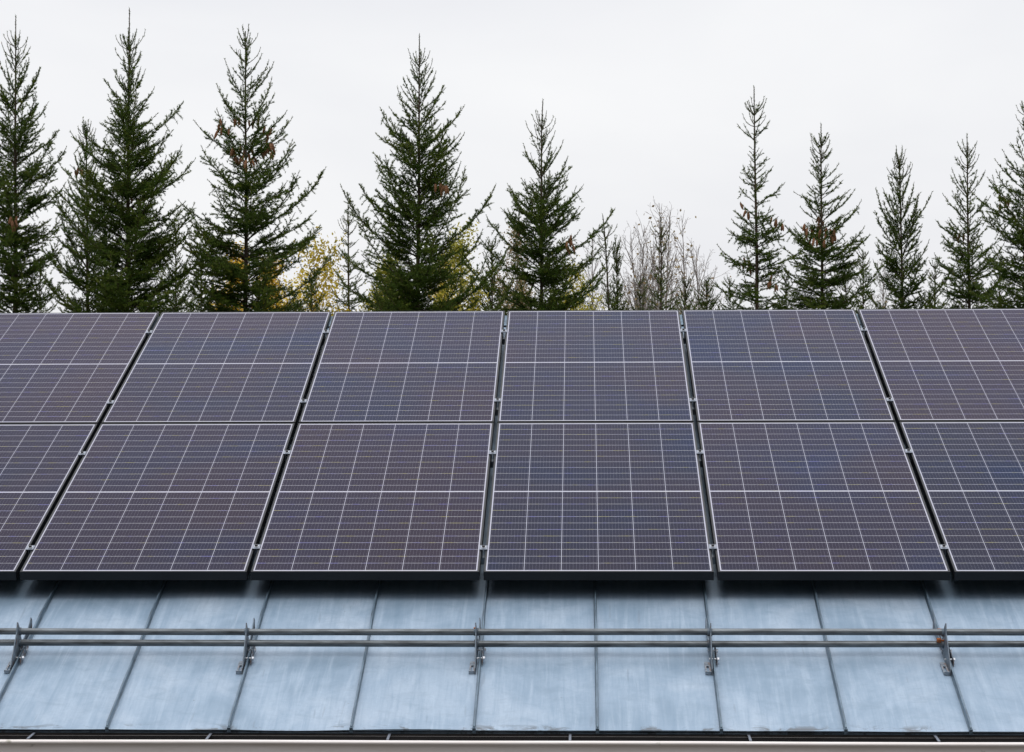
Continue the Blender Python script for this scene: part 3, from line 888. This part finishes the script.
    V, F, T = needles(leaf, needle_d, rng); np_mesh('crown', loc(V), F, MAT['needle'], root, T)
    # cones hang near the ends of the upper branches, in clusters
    if cones:
        mid_ = [s for s in wood if Ht - cone_rng[1] < s[1][2] < Ht - cone_rng[0] and s[2] > 0.0042 and abs(s[1][0] - basep[0]) < 0.42]
        ctr = [rd.choice(mid_) for _ in range(max(1, cones // 5))]
        for i in range(cones):
            s = ctr[i % len(ctr)]
            near_ = [q for q in wood if abs(q[1][2] - s[1][2]) < 0.10 and abs(q[1][0] - s[1][0]) < 0.10 and abs(q[1][1] - s[1][1]) < 0.14]
            p = np.array(rd.choice(near_)[1]) - origin + np.array([0, 0, -0.012])
            c = bpy.data.objects.new('cone', CONE); col.objects.link(c); c.parent = root
            c.location = p; c.rotation_euler = (rd.uniform(-.35, .35), rd.uniform(-.35, .35), rd.uniform(0, 6)); sc_ = rd.uniform(.8, 1.05); c.scale = (sc_, sc_, sc_)
    return root, len(F)

SPR = [
 dict(px=37/2.35, px_base=15, py=15, depth=38, seed=11, leader=0.50, cones=8, cone_rng=(2.2, 4), dens=1.0, e_low=30,
      prof=[(15,2,2),(40,10,10),(57,17,17),(94,27,27),(121,40,40),(162,48,46),(220,58,50),(260,58,42),(310,60,30)],
      label='tall dark spruce at the left edge of the photo, its right half showing'),
 dict(px=129.5, px_base=127, py=8, depth=37, seed=12, leader=0.62, cones=10, cone_rng=(2, 3.8), dens=1.1, e_low=32,
      prof=[(8,2,2),(34,8,8),(57,13,14),(77,18,24),(113,22,38),(132,30,46),(160,54,52),(200,64,62),(240,68,68),(310,76,72)],
      label='tallest, densest spruce, with a long thin leader, second from the left'),
 dict(px=245.5, px_base=246, py=31, depth=37.5, seed=13, leader=0.28, cones=70, cone_rng=(1.3, 2.0), dens=1.0, e_top=58, e_low=26, step=.5, fork=True,
      prof=[(31,4,4),(43,15,10),(66,30,22),(75,28,34),(108,38,40),(122,40,42),(143,48,44),(151,50,62),(181,55,58),(206,50,60),(240,48,80),(260,50,90),(310,52,74)],
      label='open spruce with brown cones clustered high in its crown and a blunt forked top'),
 dict(px=419.5, px_base=418, py=33, depth=37, seed=14, leader=0.48, cones=8, cone_rng=(2, 3.6), dens=1.0, e_top=60, e_low=36,
      prof=[(33,2,2),(60,9,9),(77,17,18),(102,16,34),(136,20,48),(150,34,50),(170,47,58),(194,66,62),(202,62,62),(240,62,58),(280,66,62),(310,80,72)],
      label='broad full spruce with a slightly crooked tip, standing alone above the third panel column'),
 dict(px=541, px_base=542, py=99, depth=38, seed=15, leader=0.45, cones=14, cone_rng=(1.2, 2.8), dens=1.05, bare=.7, bend=0.03, e_top=62, e_low=24,
      prof=[(99,2,2),(130,16,15),(153,18,25),(183,30,33),(217,38,42),(224,42,58),(238,48,54),(260,52,52),(290,60,56),(310,64,60)],
      label='spruce with a wavy bare leader, just right of the photo centre'),
 dict(px=754, px_base=757, py=86, depth=38.5, seed=16, leader=0.42, cones=26, cone_rng=(1.3, 3.4), dens=0.95, e_top=48, e_low=18, step=.40, nb=(3,5),
      prof=[(86,2,2),(114,17,14),(143,14,18),(160,12,14),(181,19,28),(205,16,20),(226,22,22),(243,30,38),(259,42,36),(290,36,36),(310,40,40)],
      label='narrow see-through spruce with thin trunk showing, first right of the bare birches'),
 dict(px=821, px_base=822, py=123, depth=39, seed=17, leader=0.36, cones=44, cone_rng=(0.95, 1.8), dens=1.05, e_top=52, e_low=16, step=.38,
      prof=[(123,2,2),(146,10,11),(166,12,18),(190,20,26),(210,21,36),(224,22,32),(247,26,46),(268,30,54),(310,42,52)],
      label='spruce with brown cones in its middle, just right of the narrow see-through spruce'),
 dict(px=899, px_base=903, py=156, depth=39.5, seed=18, leader=0.22, cones=0, dens=1.0, e_top=68, e_low=34, step=.36, bare=.5, fork=True,
      prof=[(156,5,5),(172,8,18),(191,24,21),(209,27,33),(226,28,33),(243,28,34),(270,28,35),(310,38,38)],
      label='shorter spruce with upswept branches and a bushy many-tipped top, third from the right'),
 dict(px=967, px_base=969, py=133, depth=39, seed=19, leader=0.36, cones=4, cone_rng=(1.5, 2.6), dens=1.05, e_top=54, e_low=26, step=.38, bare=.4,
      prof=[(133,2,2),(148,15,15),(165,12,12),(176,19,18),(212,24,21),(225,25,23),(260,34,28),(310,36,32)],
      label='slim spruce with a candelabra tip, second from the right edge'),
 dict(px=1026, px_base=1026, py=88, depth=37.5, seed=20, leader=0.40, cones=22, cone_rng=(1.2, 3.4), dens=1.0, e_top=55, e_low=26,
      prof=[(88,2,2),(119,12,12),(159,24,24),(193,40,36),(240,38,40),(270,40,44),(310,46,50)],
      label='full spruce cut by the right edge of the photo'),
 dict(px=86, px_base=88, py=124, depth=38.5, seed=21, leader=0.22, cones=6, cone_rng=(.5, 1.6), dens=1.0, e_top=70, e_low=35,
      prof=[(124,3,3),(145,16,10),(170,24,20),(220,30,26),(310,42,30)],
      label='lesser spruce pressed against the left flank of the tallest spruce'),
 dict(px=348, px_base=349, py=199, depth=42, seed=22, leader=0.42, cones=0, dens=.7, e_top=40, e_low=10, step=.3,
      prof=[(199,1,1),(225,5,5),(245,9,11),(270,14,16),(310,24,24)],
      label='small thin spruce with a bare spike just left of the broad full spruce'),
 dict(px=604.5, px_base=609, py=214, depth=41, seed=23, leader=0.42, cones=0, dens=.5, e_top=50, e_low=30, step=.34, bare=.9, bend=-.03, nb=(3,4),
      prof=[(214,1,1),(240,13,20),(262,8,10),(290,14,12),(310,18,16)],
      label='little spruce with a long nearly bare bent tip, right of the centre spruce'),
 dict(px=617, px_base=617, py=247, depth=43, seed=24, leader=0.10, cones=0, dens=1.1, e_top=65, e_low=45, step=.22,
      prof=[(247,2,2),(262,6,6),(285,9,9),(310,14,14)],
      label='low dense narrow spruce close beside the little bare tipped one'),
 dict(px=661, px_base=661, py=217, depth=43, seed=25, leader=0.35, cones=0, dens=.55, e_top=45, e_low=22, step=.3, bare=.5,
      prof=[(217,1,1),(250,8,9),(275,13,13),(310,22,24)],
      label='thin young spruce standing among the bare birches'),
 dict(px=706, px_base=707, py=280, depth=42, seed=26, leader=0.12, cones=0, dens=1.0, e_top=50, e_low=18, step=.22,
      prof=[(280,1,1),(290,10,12),(310,26,24)],
      label='lowest small spruce top just left of the narrow see-through spruce'),
 dict(px=492, px_base=492, py=243, depth=41, seed=27, leader=0.12, cones=0, dens=1.0, e_top=60, e_low=25, step=.26,
      prof=[(243,2,2),(262,12,14),(285,20,22),(310,30,28)],
      label='low bushy spruce at the left foot of the wavy tipped spruce'),
 dict(px=312, px_base=312, py=278, depth=41, seed=28, leader=0.10, cones=0, dens=1.0, e_top=50, e_low=15, step=.24,
      prof=[(278,2,2),(290,14,16),(310,28,26)],
      label='low spruce top at the right foot of the blunt topped spruce'),
 dict(px=935, px_base=935, py=262, depth=43, seed=29, leader=0.12, cones=0, dens=.9, e_top=45, e_low=18, step=.24,
      prof=[(262,1,1),(280,8,8),(310,20,20)],
      label='small spruce top in the gap left of the candelabra tipped spruce'),
 dict(px=863, px_base=863, py=250, depth=43, seed=30, leader=0.16, cones=0, dens=.8, e_top=45, e_low=18, step=.24,
      prof=[(250,1,1),(270,8,8),(310,18,18)],
      label='small spruce top just left of the many-tipped spruce'),
]
under = [(40, 262, 16), (106, 236, 18), (176, 226, 20), (201, 246, 20), (278, 288, 16), (376, 282, 20), (452, 288, 18), (522, 262, 22), (566, 268, 24), (640, 280, 20), (686, 280, 24),
         (730, 280, 22), (786, 276, 22), (846, 274, 20), (1000, 262, 18)]
for i, (x_, y_, w_) in enumerate(under):
    w_ *= 1.3
    SPR.append(dict(px=x_, px_base=x_, py=y_, depth=43 + (i % 3), seed=60 + i, leader=0.12, cones=0, dens=.95, e_top=55, e_low=20, step=.26, needle_d=230,
        prof=[(y_, 2, 2), (y_ + 18, w_ * .45, w_ * .45), (y_ + 40, w_ * .8, w_ * .8), (310, w_ * 1.2, w_ * 1.2)],
        label='dark understorey spruce whose top is lost among the taller spruces', group='low spruces between the taller ones'))
tot = 0
for s in SPR:
    r_, n_ = spruce(**s); tot += n_
print('needles', tot)

# ---- deciduous trees behind
def leafy(px, py, depth, width_px, label, seed, leafmat, nleaf, spread=38, name='birch_tree', group='autumn birches behind the spruces', leaf_size=0.045, levels=5, fine=1.0, low=0.0, rmin=0.0018, wf=1.0):
    rd = random.Random(seed); rng = np.random.default_rng(seed)
    top = np.array(at(px, py, depth)); Ht = top[2]; k = FPX / depth; Wd = width_px / k
    origin = np.array([top[0], top[1], 0.0])
    big = []; wood = []; pts = []
    lean = rd.uniform(-.1, .1)
    def tr(z): return np.array([0.06 * math.sin(z * .9 + seed) + lean * (z / Ht - 1), 0.05 * math.sin(z * .7 + 2 * seed), z])
    zs = list(np.arange(0, Ht, .3)) + [Ht]
    for a, b_ in zip(zs[:-1], zs[1:]): big.append((tr(a), tr(b_), 0.004 + .007 * (Ht - a), 0.003 + .007 * (Ht - b_)))
    def grow(p, d, L, r, lv):
        n = max(2, int(L / 0.12)); q = p
        for i in range(n):
            d = nrm(d + rng.normal(size=3) * 0.09 + np.array([0, 0, 0.03]))
            q2 = q + d * L / n
            r1 = r * (1 - 0.6 / n * 1.0)
            wood.append((q, q2, r, r1)); r = max(rmin, r1); q = q2
            if lv < levels: 
                if rd.random() < 0.8 * fine:
                    ax = rng.normal(size=3); dd = nrm(rot(d, np.cross(d, ax), R(rd.uniform(25, 50))))
                    grow(q, dd, L * rd.uniform(.30, .55) * (1 - 0.4 * i / n), r * .55, lv + 1 if L > 0.3 else levels)
            if L < 0.8 or i > n * .5: pts.append((q2, d))
    z = Ht - 0.15; 
    zlow = CAM.z - 0.4
    while z > zlow:
        t = (Ht - z) / max(0.5, Ht - zlow)
        L = wf * Wd * (0.25 + 0.9 * min(1, t * 1.4)) * rd.uniform(.6, 1.1)
        az = rd.uniform(0, 6.28); e = R(rd.uniform(spread, spread + 25))
        d = np.array([math.cos(az) * math.cos(e), math.sin(az) * math.cos(e), math.sin(e)])
        grow(tr(z), d, L, 0.004 + 0.007 * L, 2)
        z -= rd.uniform(.05, .12)
    root = empty(name, Matrix.Translation(origin)); tag(root, label, 'tree', group)
    V, F = segs_to_wood(big, 7); np_mesh('trunk', V, F, MAT['birchbark'], root, smooth=True)
    V, F = segs_to_wood(wood, 3); np_mesh('limbs', V, F, MAT['birchbark'], root)
    if nleaf:
        P = np.array([p[0] for p in pts]); idx = rng.integers(0, len(P), nleaf)
        C = P[idx] + rng.normal(size=(nleaf, 3)) * 0.075
        A = rng.normal(size=(nleaf, 3)); A /= np.linalg.norm(A, axis=1, keepdims=True)
        B = np.cross(A, rng.normal(size=(nleaf, 3))); B /= np.linalg.norm(B, axis=1, keepdims=True)
        sz = (leaf_size * rng.uniform(.6, 1.2, nleaf))[:, None]
        V = np.stack([C - A * sz * .5, C + B * sz * .32, C + A * sz * .6, C - B * sz * .32], 1).reshape(-1, 3)
        F = np.arange(nleaf * 4).reshape(-1, 4)
        clump = (np.sin(C[:, 0] * 3.1 + seed) + np.sin(C[:, 2] * 4.3) + rng.normal(size=nleaf) * .8) * .18 + .5
        np_mesh('leaves', V, F, leafmat, root, np.repeat(np.clip(clump, 0, 1), 4))
    return root
MAT['goldolive'] = m_leaf('gold_and_olive_leaves', [(0.0, (0.25, 0.24, 0.03)), (0.35, (0.62, 0.48, 0.05)), (0.7, (0.85, 0.65, 0.08)), (1.0, (0.90, 0.78, 0.22))], 0.5, 0.35)
GO = MAT['goldolive']
G, O_, T_ = MAT['gold'], MAT['olive'], MAT['tan']
DEC = [
 (227, 248, 42, 26, 'golden leaved birch glimpsed through the base of the blunt topped spruce', G, 5200, 0.06),
 (314, 246, 41.5, 50, 'brightest golden birch, right of the blunt topped spruce', GO, 2600, 0.06),
 (272, 258, 42, 26, 'low golden birch behind the right side of the blunt topped spruce', G, 4200, 0.06),
 (392, 256, 41.5, 24, 'yellow green birch behind the left base of the broad spruce', O_, 3600, 0.06),
 (462, 226, 41, 30, 'yellow green birch right of the broad spruce', O_, 4600, 0.055),
 (438, 258, 42, 26, 'low yellow birch behind the right base of the broad spruce', G, 2600, 0.055),
 (514, 228, 42, 26, 'withered tan birch left of the wavy tipped spruce', T_, 3600, 0.05),
 (579, 266, 41.5, 26, 'low yellow green birch between the wavy tipped and little bent tipped spruces', O_, 3000, 0.05),
]
for i, (px, py, dp, wd, lb, m_, n_, ls) in enumerate(DEC):
    leafy(px, py, dp, wd * 1.15, lb, 40 + i, m_, int(n_ * 1.7), leaf_size=ls * .9, levels=4)
BARE = [
 (657, 203, 50, 20, 'tallest of the bare birches, with a few tan leaves at its top', 220),
 (681, 216, 51, 18, 'nearly leafless birch with tan leaf remnants, right of the tallest bare birch', 200),
 (633, 236, 56, 22, 'leafless birch just left of the thin young spruce', 10),
 (699, 246, 55, 20, 'leafless birch at the right end of the bare group', 25),
 (646, 226, 53, 20, 'thin leafless birch between the thin young spruce and the bare pair left of it', 60),
 (668, 210, 52, 18, 'slender bare birch squeezed between the two tallest bare birches', 80),
 (882, 262, 56, 18, 'faint leafless birch behind the many-tipped spruce', 6),
 (590, 238, 56, 16, 'faint leafless birch behind the little bent tipped spruce', 6),
]
for i, (px, py, dp, wd, lb, n_) in enumerate(BARE):
    leafy(px, py, dp, wd, lb, 70 + i, T_, n_, spread=55, group='bare birches behind the spruces', leaf_size=0.075, levels=5, fine=1.0, rmin=0.0038, wf=2.8)
